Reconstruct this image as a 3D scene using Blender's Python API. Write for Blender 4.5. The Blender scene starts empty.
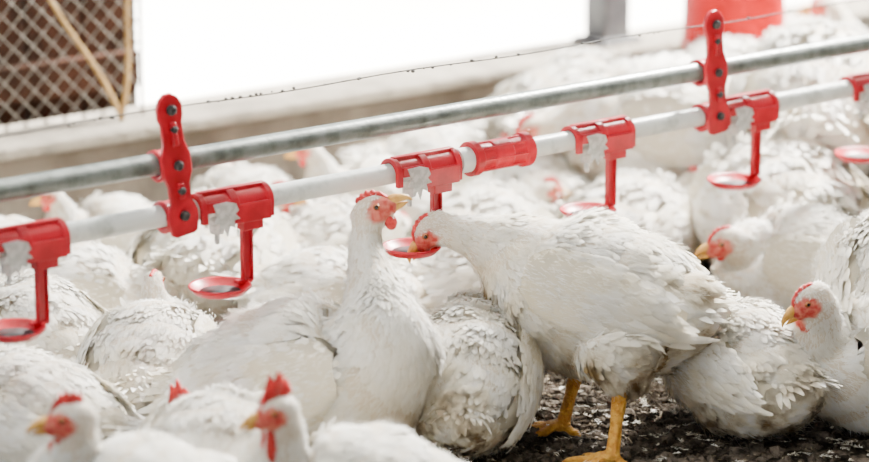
import bpy, bmesh, math, random
import numpy as np
from mathutils import Vector, Matrix, Euler
random.seed(4); rng=np.random.default_rng(7)
C=bpy.context.scene.collection
PI=math.pi
F=2700.0; TH=math.atan(701/2700); ST,CT=math.sin(TH),math.cos(TH); CAMH=1.15
def W(px,py,Z):
    X=(px-434.5)/F*Z; V=(231-py)/F*Z
    return Vector((X, Z*CT+V*ST, CAMH-Z*ST+V*CT))
def G(px,py,z):
    k=ST-(231-py)/F*CT
    return W(px,py,(CAMH-z)/k)
# ------------------------------------------------------------ materials
def newmat(name):
    m=bpy.data.materials.new(name); m.use_nodes=True
    nt=m.node_tree; b=nt.nodes['Principled BSDF']; return m,nt,b
def N(nt,t,**kw):
    n=nt.nodes.new(t)
    for k,v in kw.items():
        if hasattr(n,k): setattr(n,k,v)
        else: n.inputs[k].default_value=v
    return n
def noisy(name,c1,c2,scale=20,rough=.5,metal=0,bump=.0,lo=.4,hi=.6,spec=.5,detail=6,bscale=None,coat=0,trans=0):
    m,nt,b=newmat(name)
    tc=N(nt,'ShaderNodeTexCoord'); no=N(nt,'ShaderNodeTexNoise'); no.inputs['Scale'].default_value=scale; no.inputs['Detail'].default_value=detail
    nt.links.new(tc.outputs['Object'],no.inputs['Vector'])
    r=N(nt,'ShaderNodeValToRGB'); r.color_ramp.elements[0].position=lo; r.color_ramp.elements[1].position=hi
    r.color_ramp.elements[0].color=(*c1,1); r.color_ramp.elements[1].color=(*c2,1)
    nt.links.new(no.outputs['Fac'],r.inputs['Fac']); nt.links.new(r.outputs['Color'],b.inputs['Base Color'])
    b.inputs['Roughness'].default_value=rough; b.inputs['Metallic'].default_value=metal
    b.inputs['Specular IOR Level'].default_value=spec; b.inputs['Coat Weight'].default_value=coat
    if bump:
        n2=N(nt,'ShaderNodeTexNoise'); n2.inputs['Scale'].default_value=bscale or scale*3; n2.inputs['Detail'].default_value=8
        nt.links.new(tc.outputs['Object'],n2.inputs['Vector'])
        bp=N(nt,'ShaderNodeBump'); bp.inputs['Strength'].default_value=bump; bp.inputs['Distance'].default_value=.01
        nt.links.new(n2.outputs['Fac'],bp.inputs['Height']); nt.links.new(bp.outputs['Normal'],b.inputs['Normal'])
    if trans:
        tr=N(nt,'ShaderNodeBsdfTranslucent'); nt.links.new(r.outputs['Color'],tr.inputs['Color'])
        mx=N(nt,'ShaderNodeMixShader'); mx.inputs[0].default_value=trans
        nt.links.new(b.outputs[0],mx.inputs[1]); nt.links.new(tr.outputs[0],mx.inputs[2])
        nt.links.new(mx.outputs[0],nt.nodes['Material Output'].inputs['Surface'])
    return m
def plumage_mat():
    m,nt,b=newmat('plumage')
    at=N(nt,'ShaderNodeAttribute'); at.attribute_name='tint'
    sp=N(nt,'ShaderNodeSeparateColor'); nt.links.new(at.outputs['Color'],sp.inputs['Color'])
    tc=N(nt,'ShaderNodeTexCoord')
    no=N(nt,'ShaderNodeTexNoise'); no.inputs['Scale'].default_value=22; no.inputs['Detail'].default_value=8
    nt.links.new(tc.outputs['Object'],no.inputs['Vector'])
    mr=N(nt,'ShaderNodeMapRange'); mr.inputs['From Min'].default_value=.40; mr.inputs['From Max'].default_value=.63
    nt.links.new(no.outputs['Fac'],mr.inputs['Value'])
    mu=N(nt,'ShaderNodeMath',operation='MULTIPLY'); nt.links.new(mr.outputs[0],mu.inputs[0]); nt.links.new(sp.outputs['Green'],mu.inputs[1])
    w=N(nt,'ShaderNodeMix',data_type='RGBA'); w.inputs['A'].default_value=(.62,.535,.37,1); w.inputs['B'].default_value=(.955,.945,.915,1)
    nt.links.new(sp.outputs['Red'],w.inputs['Factor'])
    dc=N(nt,'ShaderNodeValToRGB'); dc.color_ramp.elements[0].position=.2; dc.color_ramp.elements[1].position=.85
    dc.color_ramp.elements[0].color=(.78,.67,.42,1); dc.color_ramp.elements[1].color=(.26,.175,.08,1)
    nt.links.new(mu.outputs[0],dc.inputs['Fac'])
    pw=N(nt,'ShaderNodeMath',operation='POWER'); pw.inputs[1].default_value=.8; nt.links.new(mu.outputs[0],pw.inputs[0])
    d=N(nt,'ShaderNodeMix',data_type='RGBA'); nt.links.new(dc.outputs['Color'],d.inputs['B'])
    nt.links.new(pw.outputs[0],d.inputs['Factor']); nt.links.new(w.outputs['Result'],d.inputs['A'])
    n3=N(nt,'ShaderNodeTexNoise'); n3.inputs['Scale'].default_value=110; n3.inputs['Detail'].default_value=5
    nt.links.new(tc.outputs['Object'],n3.inputs['Vector'])
    skin=N(nt,'ShaderNodeValToRGB'); skin.color_ramp.elements[0].position=.38; skin.color_ramp.elements[1].position=.66
    skin.color_ramp.elements[0].color=(.56,.035,.035,1); skin.color_ramp.elements[1].color=(.76,.22,.16,1)
    nt.links.new(n3.outputs['Fac'],skin.inputs['Fac'])
    r=N(nt,'ShaderNodeMix',data_type='RGBA'); nt.links.new(skin.outputs['Color'],r.inputs['B'])
    nt.links.new(sp.outputs['Blue'],r.inputs['Factor']); nt.links.new(d.outputs['Result'],r.inputs['A'])
    nt.links.new(r.outputs['Result'],b.inputs['Base Color']); b.inputs['Roughness'].default_value=.8
    b.inputs['Specular IOR Level'].default_value=.1
    tr=N(nt,'ShaderNodeBsdfTranslucent'); nt.links.new(r.outputs['Result'],tr.inputs['Color'])
    mx=N(nt,'ShaderNodeMixShader'); mx.inputs[0].default_value=.24
    nt.links.new(b.outputs[0],mx.inputs[1]); nt.links.new(tr.outputs[0],mx.inputs[2])
    nt.links.new(mx.outputs[0],nt.nodes['Material Output'].inputs['Surface'])
    return m
M={}
M['plume']=plumage_mat()
M['red']=noisy('red_plastic',(.46,.002,.014),(.62,.005,.024),30,.36,0,.05,trans=.12)
M['redpale']=noisy('red_feeder_plastic',(.42,.001,.002),(.50,.002,.003),8,.6,spec=.2)
M['comb']=noisy('comb_skin',(.50,.010,.014),(.74,.04,.035),160,.45,0,.25,bscale=500,trans=.12)
M['beak']=noisy('beak_horn',(.62,.29,.045),(.76,.44,.11),90,.4)
M['leg']=noisy('leg_skin',(.56,.23,.02),(.72,.37,.05),120,.5,0,.5,bscale=350)
M['pvc']=noisy('white_pipe',(.42,.46,.43),(.74,.77,.75),35,.35,0,.05,lo=.28,hi=.5)
M['galv']=noisy('grey_support_pipe',(.10,.115,.105),(.21,.235,.22),50,.36,.25,.08,lo=.30,hi=.6)
M['nipple']=noisy('nipple_plastic',(.66,.68,.66),(.88,.89,.88),150,.4,.0,.1,trans=.4)
M['bolt_hole_dot']=noisy('dark_bolt_hole',(.02,.02,.02),(.07,.06,.06),90,.5,.3)
M['wire']=noisy('dark_wire',(.03,.03,.03),(.10,.09,.08),60,.7)
M['conc']=noisy('beige_concrete',(.13,.105,.08),(.22,.185,.145),9,.9,0,.5,bscale=50)
M['cap']=noisy('ledge_mortar',(.20,.175,.14),(.30,.265,.215),14,.9,0,.5,bscale=60)
M['post']=noisy('grey_post',(.07,.07,.075),(.12,.12,.12),14,.8)
M['fence']=noisy('fence_wire',(.16,.14,.12),(.26,.235,.20),50,.5,.3)
M['wood']=noisy('brown_boards',(.016,.006,.002),(.036,.013,.006),12,.85,0,.2,spec=.1)
M['stick']=noisy('pale_stick',(.30,.18,.06),(.42,.27,.10),30,.8)
M['litter']=noisy('litter_floor',(.028,.022,.017),(.11,.09,.07),55,.95,0,1.0,lo=.35,hi=.7,bscale=140,spec=.05)
M['clod']=noisy('litter_clod',(.030,.024,.018),(.15,.123,.098),40,1.,0,.6,bscale=200,spec=.03)
M['chip']=noisy('wood_chip',(.12,.09,.055),(.30,.25,.18),9,.9,spec=.05)
M['yard']=noisy('pale_yard',(.86,.83,.77),(.93,.91,.86),1.5,.95)
M['roof']=noisy('roof_sheet',(.4,.4,.4),(.5,.5,.48),3,.7)
M['inner']=noisy('inner_wall_paint',(.22,.22,.21),(.32,.31,.29),2,.8)
def eye_mat():
    m,nt,b=newmat('bird_eye'); tc=N(nt,'ShaderNodeTexCoord')
    mp=N(nt,'ShaderNodeMapping'); mp.inputs['Scale'].default_value=(1,0,1)
    ln=N(nt,'ShaderNodeVectorMath',operation='LENGTH'); r=N(nt,'ShaderNodeValToRGB')
    nt.links.new(tc.outputs['Object'],mp.inputs['Vector']); nt.links.new(mp.outputs[0],ln.inputs[0])
    mu=N(nt,'ShaderNodeMath',operation='MULTIPLY'); mu.inputs[1].default_value=200
    nt.links.new(ln.outputs['Value'],mu.inputs[0]); nt.links.new(mu.outputs[0],r.inputs['Fac'])
    e=r.color_ramp.elements; e[0].position=.50; e[0].color=(.008,.006,.005,1); e[1].position=.58; e[1].color=(.40,.13,.04,1)
    nt.links.new(r.outputs['Color'],b.inputs['Base Color']); b.inputs['Roughness'].default_value=.08
    return m
M['eye']=eye_mat()
# ------------------------------------------------------------ helpers
def mk(name,v,f,mat,parent=None,smooth=True,loc=None,nrm=None):
    me=bpy.data.meshes.new(name)
    me.from_pydata([tuple(a) for a in v],[],[tuple(int(i) for i in q) for q in f]); me.update()
    me.materials.append(M[mat])
    if smooth: me.polygons.foreach_set('use_smooth',[True]*len(me.polygons))
    if nrm is not None: me.normals_split_custom_set_from_vertices([tuple(a) for a in nrm])
    o=bpy.data.objects.new(name,me); C.objects.link(o)
    if parent: o.parent=parent
    if loc is not None: o.location=loc
    return o
def mkbm(name,bm,mat,parent=None,smooth=True,loc=None,bev=None):
    bmesh.ops.recalc_face_normals(bm,faces=bm.faces)
    me=bpy.data.meshes.new(name); bm.to_mesh(me); bm.free(); me.materials.append(M[mat])
    if smooth:
        me.polygons.foreach_set('use_smooth',[True]*len(me.polygons))
        me.set_sharp_from_angle(angle=math.radians(38))
    o=bpy.data.objects.new(name,me); C.objects.link(o)
    if parent: o.parent=parent
    if loc is not None: o.location=loc
    if bev:
        md=o.modifiers.new('b','BEVEL'); md.width=bev; md.segments=2; md.limit_method='ANGLE'
    return o
def tag(o,label=None,cat=None,group=None,kind=None):
    for k,v in (('label',label),('category',cat),('group',group),('kind',kind)):
        if v: o[k]=v
    return o
def empty(name,loc,rz=0,s=1):
    o=bpy.data.objects.new(name,None); C.objects.link(o); o.empty_display_size=.05
    o.location=loc; o.rotation_euler=(0,0,rz); o.scale=(s,s,s); return o
def kids(o): return [c for c in bpy.data.objects if c.parent==o]
def dup(o,parent=None):
    c=o.copy(); C.objects.link(c); c.parent=parent
    for ch in kids(o): dup(ch,c)
    return c
def bbox(bm,c,s,rot=None):
    r=bmesh.ops.create_cube(bm,size=1); mt=Matrix.Translation(c)@(rot or Matrix.Identity(4))@Matrix.Diagonal((*s,1))
    bmesh.ops.transform(bm,matrix=mt,verts=r['verts'])
def tube(pts,rad,seg=10,cap=True,side0=None):
    P=np.array([list(p) for p in pts],float); n=len(P)
    R=np.ones(n)*rad if np.isscalar(rad) else np.array(rad,float)
    T=np.gradient(P,axis=0); T/=np.linalg.norm(T,axis=1)[:,None]+1e-12
    s=np.array(side0 if side0 is not None else (0,1,0),float)
    if abs(s@T[0])>.9: s=np.array((1,0,0),float)
    V=[];A=np.linspace(0,2*PI,seg,endpoint=False)
    for i in range(n):
        s=s-T[i]*(s@T[i]); s/=np.linalg.norm(s); u=np.cross(T[i],s)
        V.append(P[i]+R[i]*(np.outer(np.cos(A),s)+np.outer(np.sin(A),u)))
    V=np.concatenate(V); Fc=[]
    for i in range(n-1):
        for j in range(seg):
            a=i*seg+j;b=i*seg+(j+1)%seg; Fc.append((a,b,b+seg,a+seg))
    if cap: Fc.append(tuple(range(seg))[::-1]); Fc.append(tuple(range((n-1)*seg,n*seg)))
    return V,Fc
def merge(parts):
    V=[];Fc=[];o=0
    for v,f in parts:
        V.append(np.asarray(v)); Fc+= [tuple(i+o for i in q) for q in f]; o+=len(v)
    return np.concatenate(V),Fc
def lathe(prof,seg=28,c=(0,0,0)):
    V=[];Fc=[];A=np.linspace(0,2*PI,seg,endpoint=False)
    for r,z in prof:
        for a in A: V.append((c[0]+r*math.cos(a),c[1]+r*math.sin(a),c[2]+z))
    for i in range(len(prof)-1):
        for j in range(seg):
            a=i*seg+j;b=i*seg+(j+1)%seg; Fc.append((a,b,b+seg,a+seg))
    Fc.append(tuple(range(seg))[::-1]); Fc.append(tuple(range((len(prof)-1)*seg,len(prof)*seg)))
    return np.array(V),Fc
def ellipsoid(c,ax,mat=None,nu=20,nv=12):
    V=[];Fc=[]
    for i in range(1,nv):
        t=PI*i/nv
        for j in range(nu):
            p=2*PI*j/nu; V.append((ax[0]*math.cos(t),ax[1]*math.sin(t)*math.cos(p),ax[2]*math.sin(t)*math.sin(p)))
    for i in range(nv-2):
        for j in range(nu):
            a=i*nu+j;b=i*nu+(j+1)%nu; Fc.append((a,a+nu,b+nu,b))
    k=len(V); V+=[(ax[0],0,0),(-ax[0],0,0)]
    for j in range(nu):
        Fc.append((k,j,(j+1)%nu)); Fc.append((k+1,(nv-2)*nu+(j+1)%nu,(nv-2)*nu+j))
    V=np.array(V)
    if mat is not None: V=V@np.array(mat.to_3x3()).T
    return V+np.array(c),Fc
def remesh(v,f,vox,it=6):
    me=bpy.data.meshes.new('tmp'); me.from_pydata([tuple(a) for a in v],[],[tuple(int(i) for i in q) for q in f]); me.update()
    o=bpy.data.objects.new('tmp',me); C.objects.link(o)
    md=o.modifiers.new('r','REMESH'); md.mode='VOXEL'; md.voxel_size=vox
    if it:
        s=o.modifiers.new('s','SMOOTH'); s.factor=.5; s.iterations=it
    dg=bpy.context.evaluated_depsgraph_get(); dg.update()
    m2=bpy.data.meshes.new_from_object(o.evaluated_get(dg))
    bpy.data.objects.remove(o); bpy.data.meshes.remove(me)
    n=len(m2.vertices); V=np.empty(n*3); m2.vertices.foreach_get('co',V); V=V.reshape(-1,3)
    Nn=np.empty(n*3); m2.vertices.foreach_get('normal',Nn); Nn=Nn.reshape(-1,3)
    Fc=[tuple(p.vertices) for p in m2.polygons]
    bpy.data.meshes.remove(m2)
    return V,Fc,Nn
FNORM=[]
def feathers(P,Nn,D,L,Wd,lift,R,jit=.12,lj=.05,soft=1.):
    """leaf shaped barbs lying on a surface: returns verts (n*15,3) and faces; soft normals are left in FNORM[0]"""
    n=len(P); L=np.broadcast_to(L,(n,)).astype(float); Wd=np.broadcast_to(Wd,(n,)).astype(float)
    Nn=Nn/ (np.linalg.norm(Nn,axis=1)[:,None]+1e-9)
    D=D+rng.normal(0,jit,(n,3)); D=D-Nn*np.sum(D*Nn,axis=1)[:,None]; D/=np.linalg.norm(D,axis=1)[:,None]+1e-9
    S=np.cross(Nn,D)
    U=np.array([0,.3,.6,.86,1.]); PR=np.array([.5,.95,1.,.66,.12])
    lf=lift+rng.normal(0,lj,n); tw=rng.normal(0,.12,n)
    out=np.empty((n,5,3,3)); nn=np.empty((n,5,3,3)); rj=rng.normal(0,.075,(n,3))
    for i,(u,pr) in enumerate(zip(U,PR)):
        h=L*lf*u-(L*u)**2/(2*R)
        c=P+D*(L*u)[:,None]+Nn*(h-.0005)[:,None]
        for j,k in enumerate((-1,0,1)):
            out[:,i,j]=c+S*(k*Wd*.5*pr)[:,None]+Nn*((-abs(k)*.12+k*tw*.5)*Wd)[:,None]
            nn[:,i,j]=Nn+(D*(.27*u-.05)+S*(k*.15))*soft+rj
    nn/=np.linalg.norm(nn,axis=3)[...,None]
    base=[]
    for i in range(4):
        for j in range(2):
            a=i*3+j; base.append((a,a+3,a+4,a+1))
    base=np.array(base)
    Fc=(base[None]+(np.arange(n)*15)[:,None,None]).reshape(-1,4)
    FNORM[:]=[nn.reshape(-1,3)]
    return out.reshape(-1,3),Fc.tolist()
def barbs(P,Nn,D,L,w,lift,jit=.3,lj=.12,R=.08):
    """thin hair-like barbs, 6 verts each: the downy edge of the plumage"""
    n=len(P); Nn=Nn/(np.linalg.norm(Nn,axis=1)[:,None]+1e-9)
    D=D+rng.normal(0,jit,(n,3)); D=D-Nn*np.sum(D*Nn,axis=1)[:,None]; D/=np.linalg.norm(D,axis=1)[:,None]+1e-9
    S=np.cross(Nn,D); lf=np.abs(lift+rng.normal(0,lj,n)); sw=rng.normal(0,.18,n)
    out=np.empty((n,3,2,3)); nn=np.empty((n,3,2,3))
    for i,(u,pr) in enumerate(((.1,1.),(.55,.8),(1.,.12))):
        c=P+D*(L*u)[:,None]+Nn*(L*lf*u+.0010-(L*u)**2/(2*R))[:,None]+S*(L*sw*u*u)[:,None]
        for j,k in enumerate((-1,1)):
            out[:,i,j]=c+S*(k*w*pr*.5); nn[:,i,j]=Nn+D*.12*u
    nn/=np.linalg.norm(nn,axis=3)[...,None]
    base=np.array([(0,2,3,1),(2,4,5,3)])
    Fc=(base[None]+(np.arange(n)*6)[:,None,None]).reshape(-1,4)
    return out.reshape(-1,3),Fc.tolist(),nn.reshape(-1,3)
def put_tint(o,arr):
    a=o.data.color_attributes.new('tint','FLOAT_COLOR','POINT')
    a.data.foreach_set('color',np.ascontiguousarray(np.clip(arr,0,1),dtype=np.float32).ravel())
# ------------------------------------------------------------ chicken
BODY=np.array([(-.160,.020,.012,.012),(-.143,.016,.042,.038),(-.110,.004,.072,.070),(-.06,-.006,.095,.096),
      (0,-.010,.105,.108),(.055,-.006,.099,.102),(.10,.006,.078,.080)])
def cat(P,n):
    P=np.vstack([2*P[0]-P[1],P,2*P[-1]-P[-2]]); out=[]
    for i in range(1,len(P)-2):
        for t in np.linspace(0,1,n,endpoint=False):
            a,b,c,d=P[i-1:i+3]
            out.append(.5*((2*b)+(c-a)*t+(2*a-5*b+4*c-d)*t*t+(3*b-a-3*c+d)*t**3))
    out.append(P[-2]); return np.array(out)
def build_bird(root,zc,pitch,Hc,hd,fine=True,neck_r=.020,hs=1.15,comb=1.,wattle=1.,dirt=.5,legs=None,ruffle=.15,wing_drop=0,nb0=.060,up0=.75,breast=None,fm=1.,cream=0.,tail=1.,wlift=0.,thigh=1.,npow=1.7,lump=.0035,seed=0.,tpitch=.3):
    """root local frame: x forward, z up. Hc head centre, hd head direction"""
    cp,sp=math.cos(pitch),math.sin(pitch)
    def bf(x,y,z):
        return np.array((x*cp-z*sp, y, x*sp+z*cp+zc))
    Hc=np.array(Hc,float); hd=np.array(hd,float); hd/=np.linalg.norm(hd)
    ctl=[]
    for x,z,w,h in BODY: ctl.append((*bf(x,0,z),w,h))
    p0=bf(.10,0,.01); L=np.linalg.norm(Hc-p0)
    d0=bf(1,0,up0)-bf(0,0,0); d0/=np.linalg.norm(d0)
    dd=(Hc-p0)/L; ar=dd+hd*.45+np.array((0,0,.25)); ar/=np.linalg.norm(ar)
    p3=Hc-hd*.004; p1=p0+d0*L*.38; p2=p3-ar*L*.38
    for t in (.22,.42,.62,.82,1.):
        p=(1-t)**3*p0+3*(1-t)**2*t*p1+3*(1-t)*t*t*p2+t**3*p3
        r=neck_r+(nb0+.012-neck_r)*(1-t)**npow
        ctl.append((*p,r*.95,r))
    S=cat(np.array(ctl),5); nb=5*(len(BODY)-1)
    Cn=S[:,:3]; T=np.gradient(Cn,axis=0); T/=np.linalg.norm(T,axis=1)[:,None]
    seg=24; A=np.linspace(0,2*PI,seg,endpoint=False); s=np.array((0,1.,0)); V=[]
    for i in range(len(S)):
        s=s-T[i]*(s@T[i]); s/=np.linalg.norm(s); u=np.cross(T[i],s)
        V.append(Cn[i]+np.outer(np.cos(A)*S[i,3],s)+np.outer(np.sin(A)*S[i,4],u))
    V=np.concatenate(V); Fc=[]
    for i in range(len(S)-1):
        for j in range(seg):
            a=i*seg+j;b=i*seg+(j+1)%seg; Fc.append((a,b,b+seg,a+seg))
    Fc.append(tuple(range(seg))[::-1]); Fc.append(tuple(range((len(S)-1)*seg,len(S)*seg)))
    # head
    hx=Vector(hd); hy=Vector((0,0,1)).cross(hx).normalized(); hz=hx.cross(hy)
    HR=Matrix((hx,hy,hz)).transposed()
    HM=Matrix.Translation(Vector(Hc))@HR.to_4x4()
    parts=[(V,Fc),ellipsoid(Hc,(.024*hs,.0150*hs,.0185*hs),HR),ellipsoid(np.array(HM@Vector((.013*hs,0,-.003*hs))),(.016*hs,.0105*hs,.0125*hs),HR)]
    if breast:
        parts.append(ellipsoid(bf(breast[0],0,breast[1]),(breast[2],breast[2]*1.05,breast[2])))
    if legs:
        for (hip,hock) in [(l[0],l[1]) for l in legs]:
            parts.append(tube([hip,tuple(np.array(hip)*.6+np.array(hock)*.4),tuple(np.array(hip)*.25+np.array(hock)*.75),hock],[.050*thigh,.046*thigh,.030*thigh,.012],14))
    V,Fc=merge(parts)
    V,Fc,Nn=remesh(V,Fc,.0045 if fine else .008,8 if fine else 2)
    # feather tracts make the outline uneven
    away=np.clip((np.linalg.norm(V-Hc,axis=1)/hs-.03)/.06,0,1)
    k=seed*7.3
    lm=np.sin(V[:,0]*62+k)*np.sin(V[:,1]*55+1.3*k)+.7*np.sin(V[:,2]*71+k*.6+V[:,0]*40)+.5*np.sin(V[:,0]*120+V[:,2]*95+k)
    V=V+Nn*(lm*lump*away)[:,None]
    V[:,2]=np.maximum(V[:,2],.005)
    HRn=np.array(HR)
    def facemask(Q):
        rel=(Q-Hc)@HRn; rel=rel/hs
        wob=.0020*np.sin(rel[:,0]*420+1)*np.cos(rel[:,2]*510)
        m_=1-np.clip((np.hypot((rel[:,0]-.013)/1.25,(rel[:,2]+.001)/.95)-.0110*fm+wob)/.003,0,1)
        m_=np.maximum(m_,np.clip((rel[:,0]-.017)/.004,0,1)); return m_*(np.linalg.norm(rel,axis=1)<.036)
    tri=[]
    for q in Fc:
        tri.append((q[0],q[1],q[2]))
        if len(q)>3: tri.append((q[0],q[2],q[3]))
    tri=np.array(tri); a,b,c=V[tri[:,0]],V[tri[:,1]],V[tri[:,2]]
    ar_=np.linalg.norm(np.cross(b-a,c-a),axis=1)*.5; tot=ar_.sum()
    K=int(tot/(.0028**2)*(1 if fine else .34)); idx=rng.choice(len(tri),K,p=ar_/tot)
    r1=np.sqrt(rng.random(K)); r2=rng.random(K)
    P=a[idx]*(1-r1)[:,None]+b[idx]*(r1*(1-r2))[:,None]+c[idx]*(r1*r2)[:,None]
    NP=Nn[tri[idx,0]]
    d2=((P[:,None,:]-Cn[None])**2).sum(2)-(S[:,3]**2)[None]*.6
    ni=d2.argmin(1); D=-T[ni].copy()
    isneck=ni>=nb; tn=np.clip((ni-nb)/(len(S)-1-nb),0,1)
    Lf=np.where(isneck,.020-.011*tn,np.interp(ni/nb,[0,.3,.7,1],[.033,.029,.024,.021]))
    dh=np.linalg.norm(P-Hc,axis=1)/hs
    Lf=np.where(dh<.024,.0060,Lf)
    if not fine: Lf=Lf*1.2
    Wf=np.where(isneck,Lf*.35,Lf*.40)
    D=D+np.array((0,0,-.12))
    if legs:
        below=(P[:,2]<zc-.08); D=np.where(below[:,None]&(NP[:,2]>-.75)[:,None],D*.5+np.array((0,0,-.7)),D)
    ok=(facemask(P)<.25)&(P[:,2]>.008)
    keep=ok&(rng.random(K)<np.minimum(1,(.0063/Lf)**2*(3.2 if fine else 5.0)*np.where(isneck,1.1,1.)))
    kb=ok&(rng.random(K)<(.50 if fine else .40))
    bP,bN,bD,bL=P[kb],NP[kb],D[kb],Lf[kb]
    P,NP,D,Lf,Wf,tn2=P[keep],NP[keep],D[keep],Lf[keep],Wf[keep],np.where(isneck,tn,0)[keep]
    rz=1+2.2*np.clip(np.sin(P[:,0]*47+1+k)*np.sin(P[:,1]*39+2)*np.sin(P[:,2]*51+k)+.1,0,1)
    FV,FF=feathers(P,NP,D,Lf*rng.uniform(.75,1.2,len(Lf)),Wf,ruffle*rz*np.where(tn2>0,.9,1),np.where(tn2>0,.06,.085),.15,.06)
    nr=[Nn,FNORM[0]]
    FV[:,2]=np.maximum(FV[:,2],.004)
    comp=[(V,Fc),(FV,FF)]
    tp=[];tnm=[];td=[];tl_=[]
    for row,(n_,pt,ln) in enumerate(((13,tpitch,.070),(13,tpitch-.14,.060),(11,tpitch+.16,.052),(9,tpitch-.28,.05))):
        for q in range(n_):
            y=(q/(n_-1)-.5)*2
            tp.append(bf(-.130+.010*row,.034*y,.022+.006*row-.012*y*y)); td.append(bf(-math.cos(y*.6)*math.cos(pt),math.sin(y*.6),math.sin(pt))-bf(0,0,0))
            tnm.append((bf(.35,y*.55,.9)-bf(0,0,0))); tl_.append(ln)
    TV,TF=feathers(np.array(tp),np.array(tnm),np.array(td),tail*np.array(tl_)*rng.uniform(.75,1.1,len(tl_)),.0105,.05,.2,.09,.05,.6)
    nr.append(FNORM[0])
    TV[:,2]=np.maximum(TV[:,2],.004)
    comp.append((TV,TF))
    BV,BF,BN=barbs(bP,bN,bD,np.minimum(bL*.85,.020)*rng.uniform(.5,1.25,len(bP)),.0009 if fine else .0018,ruffle+.20,.32,.18)
    BV[:,2]=np.maximum(BV[:,2],.004); comp.append((BV,BF)); nr.append(BN)
    allV,allF=merge(comp)
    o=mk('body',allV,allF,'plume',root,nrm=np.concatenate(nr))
    tint=np.ones((len(allV),4)); nV=len(V)
    tint[:,0]-=cream*.6
    tint[:nV,0]=.40; tint[:,2]=0  # creamy skin underlayer, darkened to paint shade between the feathers
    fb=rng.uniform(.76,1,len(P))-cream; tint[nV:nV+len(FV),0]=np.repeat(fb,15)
    tint[nV:nV+len(FV),0]-=np.tile(np.repeat(np.array([.19,.09,.0,.0,.0]),3),len(P))  # feather roots darkened: overlap shade painted into the tint
    dv=np.clip((.10-allV[:,2])/.09,0,1)*dirt*.9+.18*dirt
    tail_=np.clip((-.08-((allV-[0,0,zc])@np.array([cp,0,sp])))/.06,0,1)*dirt*.5
    chest=np.clip((((allV-[0,0,zc])@np.array([cp,0,sp]))-.07)/.05,0,1)*np.clip((zc+.04-allV[:,2])/.05,0,1)*dirt*.7
    belly=np.clip((zc-.03-allV[:,2])/.05,0,1)*dirt*(.85 if legs else .2)
    tint[:,1]=np.clip(dv+tail_+chest+belly,0,1)
    tint[:nV,2]=np.maximum(facemask(V)*.95,.05)
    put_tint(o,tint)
    # wings
    for sd in (1,-1):
        def surf(x,z,off):
            w=np.maximum(np.interp(x,BODY[:,0],BODY[:,2]),.038); h=np.maximum(np.interp(x,BODY[:,0],BODY[:,3]),.05); z0=np.interp(x,BODY[:,0],BODY[:,1])
            q=np.clip((z-z0)/h,-.93,.93); y=w*np.sqrt(1-q*q)+off
            n=np.array((-.12,sd*math.sqrt(1-q*q),q)); return (x,sd*y,z),n
        def cl(u): return .088-.220*u,(.024-.016*u-wing_drop*u),.054*np.interp(u,[0,.12,.4,.7,1],[.42,.85,1,.72,.2])
        wv=[];nu,nv=14,9
        for off in (.0165,-.006):
            for i in range(nu):
                x,z,h=cl(i/(nu-1))
                for j in range(nv):
                    v=j/(nv-1)*2-1; e=off-(.009 if abs(v)>.99 else 0)
                    p,_=surf(x,z+h*v,e); wv.append(bf(*p))
        wf=[]
        for kk in (0,1):
            for i in range(nu-1):
                for j in range(nv-1):
                    a_=kk*nu*nv+i*nv+j; q=(a_,a_+1,a_+nv+1,a_+nv); wf.append(q if (kk==0)==(sd<0) else q[::-1])
        for i in range(nu-1):
            for j in (0,nv-1):
                a_=i*nv+j; wf.append((a_,a_+nv,a_+nv+nu*nv,a_+nu*nv))
        wp=[];wn=[];wd=[];wl=[];ww=[];wt=[]
        rows=19 if fine else 11
        for i in range(rows):
            u=i/(rows-1)*.80; x,z,h=cl(u); m=int((16 if fine else 10)*h/.06)+3
            rt=.05*math.sin(i*1.9)
            for j in range(m):
                v=((j+.5+.5*(i%2))/(m)*2-1)+rng.normal(0,.04); v=min(v,1)
                x2=x+rng.normal(0,.005)
                p,n=surf(x2,z+h*v,.018-.004*abs(v)); wp.append(bf(*p)); wn.append(bf(*n)-bf(0,0,0))
                ds=-.12-.26*v*u - wing_drop*2 ; wd.append(bf(-1,-sd*.35*u,ds)-bf(0,0,0))
                l=.018+.070*max(0,u-.20)*(1.05-.6*v) ; wl.append(l*rng.uniform(.85,1.12)*(1 if fine else 1.15)); ww.append(.0078+.0064*u); wt.append(rt+rng.uniform(.76,1.)-.10*max(0,-v))
        wp,wn,wd,wl=np.array(wp),np.array(wn),np.array(wd),np.array(wl)
        WV,WF=feathers(wp,wn,wd,wl,np.array(ww)*(1 if fine else 1.3),.09+ruffle*.2+wlift,.15,.08,.05,1.4)
        fn=FNORM[0]
        WV[:,2]=np.maximum(WV[:,2],.004)
        rp=rng.integers(0,len(wp),len(wp)*(5 if fine else 2))
        B2,BF2,BN2=barbs(wp[rp]+rng.normal(0,.004,(len(rp),3)),wn[rp],wd[rp],.013*rng.uniform(.5,1.2,len(rp)),.0008 if fine else .0016,.16,.16,.08)
        B2[:,2]=np.maximum(B2[:,2],.004)
        v_,f_=merge([(np.array(wv),wf),(WV,WF),(B2,BF2)])
        bn=np.tile((bf(0,sd,.4)-bf(0,0,0)),(len(wv),1)); bn/=np.linalg.norm(bn,axis=1)[:,None]
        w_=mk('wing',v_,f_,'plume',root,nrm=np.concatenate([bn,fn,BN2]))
        t=np.ones((len(v_),4)); t[:,2]=0; t[:len(wv),0]=.32  # wing plate tinted dark, painting the shade under its feathers
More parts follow.
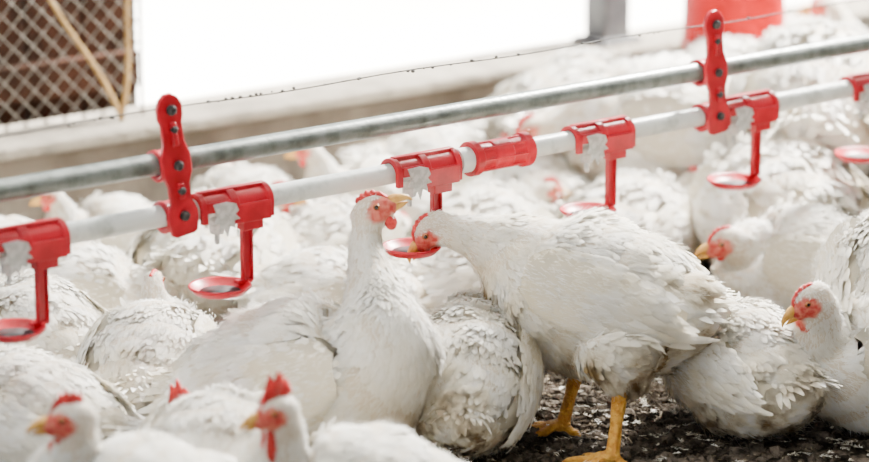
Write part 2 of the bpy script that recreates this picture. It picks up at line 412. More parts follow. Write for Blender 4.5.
        t[len(wv):len(wv)+len(WV),0]=np.repeat(np.array(wt),15)-cream-np.tile(np.repeat(np.array([.36,.18,.04,.0,.0]),3),len(wp))  # roots of wing feathers darkened, painted shade that separates the rows
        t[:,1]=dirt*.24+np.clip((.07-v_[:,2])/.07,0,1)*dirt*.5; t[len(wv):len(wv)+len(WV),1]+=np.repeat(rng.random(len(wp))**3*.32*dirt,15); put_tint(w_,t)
    # beak
    bs=[]
    pts=[(.020,0,.000),(.027,0,.0008),(.034,0,-.0012),(.040,0,-.0045),(.0430,0,-.0090)]
    v,f=tube(pts,[.0070,.0058,.0042,.0025,.0004],12); v[:,1]*=.8; bs.append((v,f))
    v,f=tube([(.018,0,-.0070),(.026,0,-.0076),(.033,0,-.0082),(.038,0,-.0085)],[.0048,.0038,.0023,.0005],12); v[:,1]*=.85; bs.append((v,f))
    v,f=merge(bs); v=v*hs; v=v@HRn.T+Hc
    mk('beak',v,f,'beak',root)
    hts=[.0,.0065,.0045,.0105,.0055,.013,.0065,.012,.0055,.008,.0015]; cv=[];cf=[]
    XX=np.linspace(0,1,41); hh=np.interp(XX,np.linspace(0,1,len(hts)),hts)*comb
    hh=np.convolve(np.pad(hh,1,mode='edge'),[.25,.5,.25],'valid')
    for q,t in enumerate(XX):
        x=-.008+.031*t; zb=.0185*math.sqrt(max(0,1-(x/.0265)**2))-.004
        for (yy,zz) in ((-.0036,0),(-.0028,.55),(-.0014,1),(.0014,1),(.0028,.55),(.0036,0)):
            cv.append((x-.005*zz*comb,yy+.002*zz*comb*math.sin(q*.26+k),zb+(.004+hh[q])*zz))
    for q in range(40):
        for j in range(6):
            a_=q*6+j;b_=q*6+(j+1)%6; cf.append((a_,b_,b_+6,a_+6))
    cf.append(tuple(range(6))[::-1]); cf.append(tuple(range(240,246)))
    cv=np.array(cv)*hs; mk('comb',cv@HRn.T+Hc,cf,'comb',root)
    for sd in (1,-1):
        v,f=ellipsoid((0,0,0),(.0056,.0024,.0100*wattle),None,12,10)
        v[:,0]*=1+.30*np.clip(-v[:,2]/.01,-.8,1); v+=np.array((.0115,sd*.0055,-.0085-.0075*wattle)); v*=hs
        mk('wattle',v@HRn.T+Hc,f,'comb',root)
        v,f=ellipsoid((0,0,0),(.0036*hs,.0028*hs,.0034*hs),None,16,12)
        e=mk('eye',v,f,'eye',root); ep=HM@Vector((.0095*hs,sd*.0131*hs,.0045*hs)); e.matrix_local=Matrix.Translation(ep)@HR.to_4x4()
    if legs:
        for hip,hock,foot,fa in legs:
            hock=np.array(hock); foot=np.array(foot); up=np.array((0,0,.014))
            ps=[tube([hock+np.array((0,0,.02)),hock,hock*.5+(foot+up)*.5,foot+up],[.013,.0115,.0084,.010],12)]
            for q,(an,ln,r) in enumerate(((fa,.062,.0072),(fa+.55,.050,.0065),(fa-.55,.050,.0065),(fa+PI-.2,.026,.006))):
                dx=np.array((math.cos(an),math.sin(an),0))
                qq=[foot+up+dx*ln*t+np.array((0,0,h)) for t,h in ((0,0),(.25,.001),(.5,-.006),(.78,-.007),(.95,-.008),(1.12,-.0125))]
                ps.append(tube(qq,[r*1.15,r*1.05,r,r*.85,r*.6,r*.15],10))
            v,f=merge(ps); v,f,_=remesh(v,f,.0022,3); v[:,2]=np.maximum(v[:,2],.001)
            mk('leg',v,f,'leg',root)
    return o
ALL=[]
def hen(label,px,py,zc,yaw,sc=1.,pitch=8,head=None,hdir=None,Z=None,group=None,legs_px=None,**kw):
    cw=W(px,py,Z) if Z else G(px,py,zc)
    if Z: zc=cw.z
    root=empty('chicken',(cw.x,cw.y,0),math.radians(yaw),sc)
    Mw=Matrix.Translation((cw.x,cw.y,0))@Matrix.Rotation(math.radians(yaw),4,'Z')@Matrix.Scale(sc,4)
    inv=Mw.inverted()
    Zc=(cw.y-0)*CT-(cw.z-CAMH)*ST
    H=inv@W(head[0],head[1],Zc+head[2])
    a,p=math.radians(hdir[0]-yaw),math.radians(hdir[1]); hd=(math.cos(a)*math.cos(p),math.sin(a)*math.cos(p),math.sin(p))
    if legs_px:
        lg=[]
        for k,(fx,fy,hx_,hy_) in enumerate(legs_px):
            g=G(fx,fy,0); ft=inv@g; Zf=g.y*CT-(g.z-CAMH)*ST; hk=inv@W(hx_,hy_,Zf)
            hip=(hk.x+.01,hk.y*.75,zc/sc-.045); lg.append((hip,tuple(hk),(ft.x,ft.y,0),0.1))
        kw['legs']=lg
    build_bird(root,zc/sc,math.radians(pitch),H,hd,seed=len(ALL)+1,**kw)
    tag(root,label,'chicken',group); ALL.append((root,False))
    return root
hen('white hen standing on yellow legs stretching its neck to drink from the red cup',602,291,0,162,.96,9,
    head=(433,230,.03),hdir=(187,-44),Z=3.50,legs_px=[(562,436,578,368),(612,468,620,394)],dirt=1.15,neck_r=.0215,comb=.25,wattle=.6,hs=1.28,nb0=.074,up0=.42,breast=(.080,-.048,.074),fm=.85,cream=.09,ruffle=.19,tail=.85,thigh=1.1,lump=.004,tpitch=.55,npow=1.9,wlift=.03)
hen('white hen with neck held straight up, facing right beside the standing hen',292,384,.116,-14,1.06,14,
    head=(372,212,.02),hdir=(-4,30),neck_r=.0180,comb=.42,wattle=1.0,dirt=.65,nb0=.092,up0=.9,hs=1.16,ruffle=.18,wlift=.05,npow=2.3,lump=.0035)
hen('nearest white hen at the bottom with the tallest red comb and wattles',362,500,.10,178,.84,4,
    head=(277,413,-.05),hdir=(212,-4),comb=2.1,wattle=2.3,dirt=.5,hs=1.35,neck_r=.024)
hen('white hen at the bottom left corner with small comb, head facing left',150,516,.10,176,.88,4,
    head=(72,420,-.04),hdir=(190,-4),comb=1.0,wattle=.7,dirt=.5,hs=1.35,neck_r=.023)
hen('white hen lying behind the bottom left hen, its back cut by the left edge',26,420,.10,150,.84,4,
    head=(-50,392,.05),hdir=(170,0),dirt=.5,wlift=.04)
hen('white hen with only its red comb showing over its back, left of the upright hen',216,468,.10,85,.88,2,
    head=(184,413,.06),hdir=(150,-20),comb=1.9,dirt=.5,hs=1.15)
hen('white hen resting at left edge under the leftmost drinker cup',34,340,.10,130,.84,5,
    head=(-20,300,.1),hdir=(160,-10),dirt=.55,wlift=.04)
hen('white hen seen from behind with small raised head, left of the upright hen',150,364,.095,84,.80,6,
    head=(153,284,.05),hdir=(80,10),dirt=.55,wattle=.3,comb=.2,wlift=.04)
hen('white hen sitting with its rear to us between the upright and standing hens',466,374,.105,84,.82,14,
    head=(440,335,.16),hdir=(110,-20),dirt=1.0,ruffle=.20,tail=.8,lump=.004,wing_drop=.02,wlift=.02)
hen('white hen with ruffled soiled tail feathers sitting right of the yellow legs',744,364,.095,124,.80,6,
    head=(705,334,.14),hdir=(140,-20),dirt=.9,ruffle=.22,wlift=.06,lump=.004,tpitch=.2)
hen('white hen with pink face and yellow beak facing left, above the ruffled sitting hen',808,264,.11,178,.84,6,
    head=(727,243,-.03),hdir=(190,-14),comb=.3,wattle=.5,dirt=.5,hs=1.5,neck_r=.026,up0=.5)
hen('white hen with bowed head and orange beak near the right edge',882,356,.105,200,.84,6,
    head=(812,300,-.09),hdir=(196,-28),comb=.2,wattle=.4,dirt=.55,hs=1.4,neck_r=.028,up0=.5)
hen('white hen cut by the right edge, its folded wing in front of the bowed hen',916,290,.165,84,1.12,10,
    head=(980,190,.15),hdir=(90,0),dirt=.45,wlift=.04,ruffle=.2)
# ------------------------------------------------------------ drinker line geometry
DIR=Vector((3442,2790,0)).normalized(); PER=Vector((-DIR.y,DIR.x,0)); AZ=math.atan2(DIR.y,DIR.x)
P0=W(37,239,3.18); SP=.30
def PL(s,dz=0): return P0+DIR*(s*SP)+Vector((0,0,dz))
WALLP=G(325,96,.22)
def wdist(p): return (Vector((p[0],p[1],0))-Vector((WALLP.x,WALLP.y,0))).dot(PER)   # negative = inside
WT=.13
# ------------------------------------------------------------ background birds
def template(kind):
    root=empty('chicken',(0,0,0))
    if kind=='sit': build_bird(root,.105,.14,(.150,.02,.225),(1,.1,-.1),fine=False,comb=.7,dirt=.4,tpitch=.6,lump=.004)
    if kind=='low': build_bird(root,.10,-.08,(.185,.04,.11),(1,.3,-.45),fine=False,comb=.5,wattle=.5,dirt=.45,tpitch=.8,tail=1.2,lump=.005,wlift=.05,seed=2)
    if kind=='back': build_bird(root,.105,-.10,(.15,-.05,.17),(.5,-.8,-.1),fine=False,comb=.6,dirt=.45,ruffle=.17,lump=.005,wlift=.05,tpitch=.5,seed=3)
    if kind=='stand': build_bird(root,.195,.22,(.150,0,.325),(1,0,-.1),fine=False,comb=.4,wattle=.5,dirt=.4,wlift=.03,
        legs=[((0.0,.05,.13),(-.01,.05,.085),(.0,.05,0),.1),((0.0,-.05,.13),(-.01,-.05,.085),(.02,-.05,0),-.1)])
    if kind=='standlow': build_bird(root,.19,.05,(.205,.03,.20),(1,.2,-.5),fine=False,comb=.5,wattle=.5,dirt=.4,wlift=.04,lump=.005,tpitch=.6,
        legs=[((0.0,.05,.13),(-.01,.05,.085),(.0,.05,0),.1),((0.0,-.05,.13),(-.01,-.05,.085),(.02,-.05,0),-.1)])
    return root
TP={k:template(k) for k in ('sit','low','back','stand','standlow')}
used=set()
BG=[ # px,py,z,kind,yaw,scale,label
 (15,278,.10,'low',20,.80,'blurred white hen behind the leftmost drinker cup at the left edge'),
 (118,276,.10,'low',355,.82,'blurred white hen behind the support bracket on the left'),
 (232,262,.105,'back',75,.98,'blurred bright white hen right behind the second drinker cup'),
 (350,282,.10,'low',2,.80,'white hen with raised tail feathers directly behind the upright hen'),
 (455,268,.10,'low',30,.80,'white hen behind the third cup, under the stretched neck'),
 (60,222,.10,'low',175,.78,'white hen against the low wall at far left, beside the fence'),
 (180,222,.10,'sit',205,.74,'white hen against the low wall above the second drinker'),
 (290,212,.10,'back',130,.82,'white hen against the low wall between the second and third drinkers'),
 (400,190,.10,'sit',180,.8,'distant white hen with red comb raised above the grey pipe'),
 (385,232,.10,'low',40,.80,'white hen behind the head of the upright hen'),
 (500,222,.10,'back',60,.84,'white hen below the red pipe coupling'),
 (505,172,.10,'low',10,.88,'white hen by the wall behind the red pipe coupling'),
 (585,205,.10,'back',120,.90,'white hen behind the fourth drinker, its rear to us'),
 (556,118,.19,'standlow',40,1.0,'hen standing by the wall left of the grey post'),
 (655,140,.17,'standlow',190,1.10,'white hen standing by the wall below the grey post'),
 (660,215,.10,'back',60,.88,'white hen behind the back of the standing hen'),
 (720,115,.19,'standlow',150,1.08,'standing white hen under the red hanging feeder'),
 (742,190,.15,'back',100,1.18,'large blurred hen behind the fifth drinker cup'),
 (845,150,.19,'standlow',80,1.3,'large standing hen at the right edge above the pink faced hen'),
 (805,95,.19,'standlow',20,1.08,'far white hen beside the wall right of the feeder with its head low'),
 (890,95,.19,'stand',170,1.05,'far white hen at the right edge near the wall'),
 (905,215,.10,'back',80,1.,'white hen behind the right edge hen'),
]
bgr=[]
for px,py,z,kind,yaw,sc,lab in BG:
    if kind in used: o=dup(TP[kind])
    else: o=TP[kind]; used.add(kind)
    g=G(px,py,z); o.location=(g.x,g.y,0); o.rotation_euler=(0,0,math.radians(yaw)); o.scale=(sc,sc,sc)
    tag(o,lab,'chicken','white broiler chickens crowded behind the drinker line'); bgr.append(o)
fix=[r for r,_ in ALL]
for it in range(50):
    for a in bgr:
        for b in bgr+fix:
            if a is b: continue
            d=Vector((a.location.x-b.location.x,a.location.y-b.location.y,0)); l=d.length
            if l<.23:
                d=(d/l if l>1e-6 else Vector((1,0,0)))*(.23-l)*.35; a.location+=d
    for a in bgr:
        w=wdist(a.location)
        yv=a.rotation_euler.z; ext=(.12+.09*abs(math.cos(yv)*PER.x+math.sin(yv)*PER.y))*a.scale.x
        if w>-ext: a.location+=PER*(-ext-w)
# ------------------------------------------------------------ drinker line
def alongpipe(name,rad,dz,s0,s1,mat,label,cat_,seg=24,n=60):
    root_p=PL(s0,dz); ln=(s1-s0)*SP
    v,f=tube([(ln*i/n,0,0) for i in range(n+1)],rad,seg)
    o=mk(name,v,f,mat,None,True,root_p); o.rotation_euler=(0,0,AZ); tag(o,label,cat_); return o
alongpipe('water_pipe',.0135,0,-2.5,9,'pvc','white plastic water pipe carrying the red nipple drinkers, lower of two','pipe')
UP=.0655
alongpipe('support_pipe',.0135,UP,-2.5,9,'galv','grey metal support pipe running above the white water pipe','pipe')
ln=11.5*SP; wz=.1315
ps=[tube([(ln*i/60,0,.0015*math.sin(i*.9)) for i in range(61)],.0009,6)]
for k in range(130):
    x=random.uniform(0,ln); r=random.uniform(.0010,.0024)
    ps.append(ellipsoid((x,random.uniform(-.001,.001),random.uniform(-.001,.0015)),(r*1.3,r,r),None,6,4))
v,f=merge(ps); o=mk('steel_wire',v,f,'wire',None,True,PL(-2.5,wz)); o.rotation_euler=(0,0,AZ)
tag(o,'thin dark crusted steel wire stretched above both pipes','wire')
def hanger(s,label,lean):
    r=empty('pipe_hanger',PL(s),AZ); r.rotation_euler=(0,lean,AZ)
    prof=[(-.024,.012),(-.021,.018),(-.006,.022),(.004,.022),(.012,.019),(.020,.015),(.040,.015),(.048,.018),(.054,.021),(.078,.021),(.086,.018),(.094,.015),(.118,.0145),(.126,.0175),(.140,.018),(.150,.013),(.156,.005)]
    bm=bmesh.new(); fr=[];bk=[]
    for z,w in prof:
        fr.append([bm.verts.new((x,-.0215,z)) for x in (-w,w)]); bk.append([bm.verts.new((x,-.0145,z)) for x in (-w,w)])
    for i in range(len(prof)-1):
        bm.faces.new((fr[i][0],fr[i][1],fr[i+1][1],fr[i+1][0])); bm.faces.new((bk[i][0],bk[i+1][0],bk[i+1][1],bk[i][1]))
        bm.faces.new((fr[i][1],bk[i][1],bk[i+1][1],fr[i+1][1])); bm.faces.new((fr[i][0],fr[i+1][0],bk[i+1][0],bk[i][0]))
    bm.faces.new((fr[0][0],bk[0][0],bk[0][1],fr[0][1])); bm.faces.new((fr[-1][0],fr[-1][1],bk[-1][1],bk[-1][0]))
    bbox(bm,(0,-.023,.106),(.008,.006,.03)); bbox(bm,(0,-.023,.034),(.008,.006,.020))
    mkbm('strap',bm,'red',r,bev=.0015)
    for z,rr,hl in ((0,.0205,.020),(UP,.0200,.019)):
        prof2=[(.0137,-hl),(rr,-hl),(rr,-hl+.005),(rr-.002,-hl+.007),(rr-.002,hl-.007),(rr,hl-.005),(rr,hl),(.0137,hl)]
        v,f=lathe(prof2,28); f=f[:-2]; n=28; f+=[((7*n+j),(7*n+(j+1)%n),((j+1)%n),j) for j in range(n)]
        v=v[:,[2,1,0]]; v[:,2]+=z
        mk('clamp_ring',v,f,'red',r)
    for z,rr in ((.136,.0065),(.112,.0052),(.034,.0055),(.066,.0062),(.002,.0062)):  # real bolts, but the topmost dark disc stands in for the strap hole
        v,f=lathe([(rr,0),(rr,.004),(rr*.6,.0055)],6 if rr<.006 else 16); v=v[:,[0,2,1]]; v[:,1]=-.0235-v[:,1]+ .001; v[:,2]+=z
        mk('bolt_hole_dot',v,f,'bolt_hole_dot',r,False)
    tag(r,label,'bracket','red pipe hangers')
hanger(.645,'red plastic hanger bracket on the left clamping both pipes',-.12)
hanger(3.69,'red plastic hanger bracket on the right clamping both pipes',-.10)
def coupling(s):
    hl=.051; prof=[(.0137,-hl),(.0235,-hl),(.0235,-hl+.012),(.0195,-hl+.014),(.0185,-.016),(.0205,-.014),(.0205,.014),(.0185,.016),(.0195,hl-.014),(.0235,hl-.012),(.0235,hl),(.0137,hl)]
    v,f=lathe(prof,32); f=f[:-2]; n=32; f+=[(11*n+j,11*n+(j+1)%n,(j+1)%n,j) for j in range(n)]
    ps=[(v[:,[2,1,0]],f)]
    for k in range(8):
        a=k*PI/4; ps.append(tube([(-hl+.012,.0195*math.cos(a),.0195*math.sin(a)),(hl-.012,.0195*math.cos(a),.0195*math.sin(a))],.002,6))
    v,f=merge(ps); o=mk('pipe_coupling',v,f,'red',None,False,PL(s)); o.rotation_euler=(0,0,AZ)
    md=o.modifiers.new('b','BEVEL'); md.width=.001; md.segments=2; md.limit_method='ANGLE'
    tag(o,'ribbed red plastic coupling sleeve joining the white pipe','coupling')
coupling(2.37)
def collar(s):
    v,f=lathe([(.0137,-.014),(.0170,-.014),(.0170,.014),(.0137,.014)],28); f=f[:-2]; n=28; f+=[(3*n+j,3*n+(j+1)%n,(j+1)%n,j) for j in range(n)]
    o=mk('pipe_collar',v[:,[2,1,0]],f,'pvc',None,False,PL(s)); o.rotation_euler=(0,0,AZ)
    tag(o,'short white collar around the pipe between third drinker and coupling','collar')
collar(2.18)
def drinker(s):
    r=empty('nipple_drinker',PL(s),AZ)
    bm=bmesh.new()
    def cshape(x0,x1,r0,r1,zb,n=14):
        pr=[]
        for k in range(n+1):
            a=PI*k/n; pr.append((r1*math.cos(a),r1*math.sin(a)))
        pr=[(r1,zb)]+pr+[(-r1,zb)]
        pi_=[(-r0,zb)]+[(r0*math.cos(PI-PI*k/n),r0*math.sin(PI-PI*k/n)) for k in range(n+1)]+[(r0,zb)]
        loop=pr+pi_
        A=[bm.verts.new((x0,y,z)) for y,z in loop]; B=[bm.verts.new((x1,y,z)) for y,z in loop]; m=len(loop)
        for k in range(m): bm.faces.new((A[k],A[(k+1)%m],B[(k+1)%m],B[k]))
        h=len(pr)
        for q in (A,B):
            for k in range(h-1): bm.faces.new((q[k],q[k+1],q[m-2-k],q[m-1-k]))
    cshape(-.056,.052,.0137,.0175,-.004)
    cshape(-.056,-.047,.0137,.0205,-.016); cshape(-.012,.000,.0137,.0205,-.018); cshape(.043,.052,.0137,.0205,-.020)
    bbox(bm,(.018,-.0185,-.010),(.058,.006,.024)); bbox(bm,(.020,.0,-.019),(.052,.038,.006)); bbox(bm,(.020,-.012,-.027),(.030,.016,.012))
    bbox(bm,(-.030,-.0185,.004),(.036,.005,.012)); bbox(bm,(0,0,.0185),(.100,.010,.006))
    mkbm('saddle_clip',bm,'red',r,bev=.0012)
    bm=bmesh.new(); ax=.017
    bbox(bm,(ax,-.006,-.064),(.014,.004,.074)); bbox(bm,(ax-.0065,-.008,-.064),(.003,.008,.074)); bbox(bm,(ax+.0065,-.008,-.064),(.003,.008,.074))
    bbox(bm,(ax-.004,-.006,-.101),(.022,.010,.005))
    mkbm('cup_arm',bm,'red',r,bev=.001)
    cx=-.023; R=.0385
    prof=[(.006,-.0115),(.020,-.0105),(.032,-.0075),(R,-.001),(R+.0014,.0012),(R,.0028),(R-.002,.0012),(.030,-.0045),(.018,-.0075),(.001,-.008)]
    v,f=lathe(prof,36,(cx,-.006,-.102)); mk('cup',v,f,'red',r)
    v,f=lathe([(.001,-.0062),(.026,-.0062),(.0265,-.0055),(.001,-.0050)],24,(cx,-.006,-.102)); mk('cup_floor_disc',v,f,'bolt_hole_dot',r)  # thin dark disc lying on the cup floor
    ps=[lathe([(.0085,-.034),(.0095,-.030),(.0095,-.022),(.012,-.021),(.012,-.013),(.008,-.012)],12,(cx,-.002,0)),
        lathe([(.0025,-.048),(.0032,-.046),(.0032,-.034)],10,(cx,-.002,0))]
    v,f=merge(ps); mk('nipple',v,f,'nipple',r)
    bm=bmesh.new()
    out=[(-.028,.008),(-.008,.009),(.006,.005),(.010,-.004),(.005,-.008),(.012,-.015),(.003,-.016),(.005,-.026),(-.003,-.022),(-.007,-.036),(-.012,-.024),(-.020,-.031),(-.019,-.018),(-.028,-.016),(-.022,-.006)]
    A=[bm.verts.new((x+cx+.010,-.0222,z)) for x,z in out]; B=[bm.verts.new((x+cx+.010,-.0200,z)) for x,z in out]; m=len(out)
    bm.faces.new(A); bm.faces.new(B[::-1])
    for k in range(m): bm.faces.new((A[k],B[k],B[(k+1)%m],A[(k+1)%m]))
    mkbm('splash_guard',bm,'nipple',r,False,bev=.0006)
    return r
dl=['leftmost red drinker with cup, cut by the left edge','second red drinker from the left with an empty hanging cup',
    'third red drinker, the one both hens drink from','fourth red drinker, its cup right above the standing hen',
    'fifth red drinker with cup, right of the right hanger','red drinker at the far right, mostly cut by the frame edge']
base=drinker(0.03)
for k,sv in enumerate((-.06,.925,1.94,2.98,3.93,4.83)):
    o=base if k==0 else dup(base)
    o.location=PL(sv); tag(o,dl[k],'drinker','red cup drinkers on the water pipe')
# ------------------------------------------------------------ setting
def frame(u,n,z): return Vector((WALLP.x,WALLP.y,0))+DIR*u+PER*n+Vector((0,0,z))
def slab(name,u0,u1,n0,n1,z0,z1,mat,**kw):
    bm=bmesh.new(); bbox(bm,((u0+u1)/2,(n0+n1)/2,(z0+z1)/2),(u1-u0,n1-n0,z1-z0))
    o=mkbm(name,bm,mat,None,False,**kw); o.location=frame(0,0,0); o.rotation_euler=(0,0,AZ); return o
tag(slab('wall_back',-6,9,-.0,WT,0,.198,'conc',bev=.006),kind='structure')
tag(slab('trim_1',-6,9,-.012,WT+.012,.198,.22,'cap',bev=.006),kind='structure')
tag(slab('wall_front',-6,9,-7.1,-7,0,2.5,'inner'),kind='structure')
tag(slab('floor',-6,9,-7,0.0,-.05,0,'litter'),kind='structure')
tag(slab('ground_outside',-25,45,WT,60,-.08,-.02,'yard'),kind='structure')
tag(slab('ceiling',-7,10,-8,.25,2.5,2.55,'roof'),kind='structure')
def uof(px,py,z):
    g=G(px,py,z)-frame(0,0,0); return g.dot(DIR)
u1=uof(620,45,.22)
bm=bmesh.new(); bbox(bm,(0,0,1.14),(.062,.06,2.28)); bbox(bm,(0,0,.006),(.10,.09,.012))
o=mkbm('roof_post',bm,'post',None,False,bev=.004); o.location=frame(u1,WT*.5,.22); o.rotation_euler=(0,0,AZ); tag(o,'blurred grey post standing on the low wall left of the red feeder','post')
u2=uof(136,112,.22)
r=empty('board_panel',frame(u2+.058,WT+.05,-.02),AZ)
for k in range(8):
    bm=bmesh.new(); bbox(bm,(-.055-.108*k,0,.55),(.104,.022,1.1)); mkbm('board',bm,'wood',r,False,bev=.003)
for zz in (.30,.95):
    bm=bmesh.new(); bbox(bm,(-.44,-.02,zz),(.86,.02,.06)); mkbm('cross_rail',bm,'wood',r,False,bev=.003)
tag(r,'dark brown wooden board panel behind the chain link mesh','panel')
ps=[]; d=.036; H=1.0; Wd=.80
for sgn in (1,-1):
    for k in range(-int(H/d),int(Wd/d)+1):
        x0=k*d; pts=[]
        for t in np.arange(0,H+.001,d/2):
            x=x0+t if sgn>0 else (Wd-x0)-t
            if 0<=x<=Wd: pts.append((-Wd+x,.0015*sgn,t+.006))
        if len(pts)>2: ps.append(tube(pts,.0013,5))
v,f=merge(ps); r=empty('chain_link_fence',frame(u2,WT*.55,.22),AZ)
mk('wire_mesh',v,f,'fence',r)
for xx in (0,-Wd):
    v,f=tube([(xx,0,0),(xx,0,1.02)],.0025,10); mk('frame_rod',v,f,'wood',r)
tag(r,'chain link mesh fence standing on the wall at upper left','fence')
for (xa,ya,xb,yb,lab) in ((92,112,40,-8,'thin pale stick leaning left against the chain link mesh'),(90,112,104,-8,'thin pale stick leaning right against the chain link mesh')):
    ua=uof(xa,ya,.22); a=frame(ua,WT*.35,.222)
    sc_=F/4.3; dx=(xb-xa)/sc_/.78; dz=(ya-yb)/sc_
    e=Vector((dx*2,.0,dz*2)); pts=[(e.x*t+.006*math.sin(t*9),0.015*t,e.z*t) for t in np.linspace(0,1,12)]
    v,f=tube(pts,[.0048-.002*t for t in np.linspace(0,1,12)],8); o=mk('wooden_stick',v,f,'stick',None,True,a); o.rotation_euler=(0,0,AZ); tag(o,lab,'stick','sticks by the fence')
# red hanging feeder
g=W(733,48,4.75); r=empty('hanging_feeder',(g.x,g.y,.05))
hz=g.z-.05
v,f=lathe([(.03,.02),(.035,hz-.03),(.088,hz),(.092,hz+.01),(.089,hz+.02),(.083,hz+.30),(.086,hz+.31),(.086,hz+.32),(.080,hz+.32),(.03,hz+.315)],40); mk('hopper',v,f,'redpale',r)
v,f=lathe([(.05,0),(.10,.0),(.118,.030),(.121,.034),(.116,.032),(.095,.008),(.05,.008)],40); mk('pan',v,f,'redpale',r)
v,f=tube([(0,0,hz+.3),(0,0,hz+.45),(0,0,2.45)],.003,6); mk('rope',v,f,'stick',r)
tag(r,'blurred red plastic hanging feeder at upper right','feeder')
# ------------------------------------------------------------ litter
def scatter_region(n):
    x=rng.uniform(-1.3,2.0,n*2); y=rng.uniform(2.6,5.6,n*2); pts=[]
    for a,b in zip(x,y):
        if wdist((a,b))<-.03: pts.append((a,b))
        if len(pts)>=n: break
    return np.array(pts)
ico=bmesh.new(); bmesh.ops.create_icosphere(ico,subdivisions=1,radius=1); iv=np.array([v.co[:] for v in ico.verts]); jf=[[v.index for v in f.verts] for f in ico.faces]; ico.free()
p=np.vstack([scatter_region(4000),np.column_stack([rng.uniform(-.05,.85,26000),rng.uniform(3.1,3.9,26000)])]); n=len(p)
hgt=.012*np.clip(np.sin(p[:,0]*31+np.sin(p[:,1]*23)*2)*np.sin(p[:,1]*37+1)+.6*np.sin(p[:,0]*83)*np.sin(p[:,1]*71),0,1)
sz=rng.gamma(2.0,.0010,n)+.0010; sz[rng.random(n)<.03]*=2.0
V=iv[None]*(sz[:,None,None]*np.stack([rng.uniform(.7,1.5,n),rng.uniform(.7,1.5,n),rng.uniform(.5,1.,n)],1)[:,None,:])*rng.uniform(.55,1.3,(n,len(iv),1))
V=V+np.column_stack([p,sz*.3+hgt*rng.uniform(.5,1,n)])[:,None,:]
Fj=(np.array(jf)[None]+(np.arange(n)*len(iv))[:,None,None]).reshape(-1,3)
tag(mk('litter_clods',V.reshape(-1,3),Fj.tolist(),'clod',None,False),'dark crumbly droppings and soil clods covering the floor','litter',kind='stuff')
p=np.vstack([scatter_region(2000),np.column_stack([rng.uniform(-.05,.85,1500),rng.uniform(3.1,3.9,1500)])]); n=len(p)
an=rng.uniform(0,2*PI,n); l=rng.uniform(.003,.010,n); w=rng.uniform(.0006,.0014,n); tl=rng.normal(0,.2,n)
dx=np.column_stack([np.cos(an),np.sin(an),tl]); sx=np.column_stack([-np.sin(an),np.cos(an),rng.normal(0,.2,n)])
c=np.column_stack([p,rng.uniform(.003,.009,n)])
V=np.stack([c-dx*l[:,None]*.5-sx*w[:,None],c-dx*l[:,None]*.5+sx*w[:,None],c+dx*l[:,None]*.5+sx*w[:,None],c+dx*l[:,None]*.5-sx*w[:,None]],1)
V[:,:,2]=np.maximum(V[:,:,2],.001)
Fq=np.arange(n*4).reshape(-1,4)
tag(mk('litter_chips',V.reshape(-1,3),Fq.tolist(),'chip',None,False),'pale straw and husk flakes mixed into the dark floor litter','litter',kind='stuff')
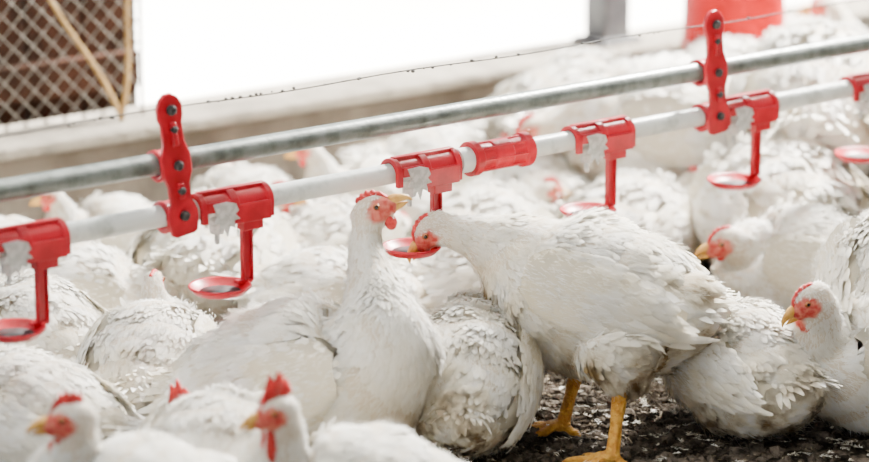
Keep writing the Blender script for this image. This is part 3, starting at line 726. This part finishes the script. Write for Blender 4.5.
# small downy feathers: each a tuft of fine barbs
n=520; cen=np.column_stack([rng.uniform(-.1,.9,n),rng.uniform(3.05,3.9,n),rng.uniform(.010,.018,n)]); m=22
an=rng.uniform(0,2*PI,n); fd=np.column_stack([np.cos(an),np.sin(an),np.zeros(n)]); ln_=rng.uniform(.008,.024,n)
tt=rng.uniform(0,1,(n,m)); side=rng.choice([-1,1],(n,m))
bp_=cen[:,None]+fd[:,None]*(tt*ln_[:,None])[...,None]
sdv=np.column_stack([-np.sin(an),np.cos(an),np.zeros(n)])
bd_=fd[:,None]*.8+sdv[:,None]*side[...,None]*.8
bl_=(ln_[:,None]*.35*np.ones((n,m))*rng.uniform(.5,1.2,(n,m)))
V,Fq,nn_=barbs(bp_.reshape(-1,3),np.tile((0,0,1.),(n*m,1)),bd_.reshape(-1,3),bl_.reshape(-1),.0009,.15,.2,.15)
V[:,2]=np.maximum(V[:,2],.002)
o=mk('loose_feathers',V,Fq,'plume',None,True,None,nn_); t=np.ones((len(V),4)); t[:,0]=.8; t[:,1]=.35; t[:,2]=0; put_tint(o,t)
tag(o,'small shed white feathers scattered on the dark litter','feathers',kind='stuff')
# ------------------------------------------------------------ light
wd=bpy.data.worlds.new('World'); bpy.context.scene.world=wd; wd.use_nodes=True
bg=wd.node_tree.nodes['Background']; bg.inputs['Color'].default_value=(.82,.91,1,1); bg.inputs['Strength'].default_value=1.35
def sun(e,az,el,col,ang):
    l=bpy.data.lights.new('sun','SUN'); l.energy=e; l.color=col; l.angle=math.radians(ang); o=bpy.data.objects.new('sun',l); C.objects.link(o)
    a,el=math.radians(az),math.radians(el); d=Vector((math.cos(a)*math.cos(el),math.sin(a)*math.cos(el),math.sin(el)))
    o.rotation_euler=(-d).to_track_quat('-Z','Y').to_euler(); return o
sun(64,math.degrees(AZ)+4,50,(1,.97,.92),2)
def area(loc,tgt,size,e,col):
    l=bpy.data.lights.new('area','AREA'); l.shape='SQUARE'; l.size=size; l.energy=e; l.color=col; o=bpy.data.objects.new('added_area_light',l); C.objects.link(o)
    o.location=loc; o.rotation_euler=(Vector(tgt)-Vector(loc)).to_track_quat('-Z','Y').to_euler()
area((-.9,2.4,2.3),(.1,3.7,0),.6,22,(.92,.96,1))  # added soft front fill, no fixture hangs here
area((1.2,5.3,2.1),(.3,3.7,0),.45,880,(1,.97,.91))  # added back key for bright rims, no fixture hangs here
cam=bpy.data.cameras.new('Camera'); co=bpy.data.objects.new('Camera',cam); C.objects.link(co)
co.location=(0,0,CAMH); co.rotation_euler=(PI/2-TH,0,0); cam.sensor_width=36; cam.lens=F/869*36
cam.dof.use_dof=True; cam.dof.focus_distance=3.5; cam.dof.aperture_fstop=2.6; cam.clip_end=200
bpy.context.scene.camera=co
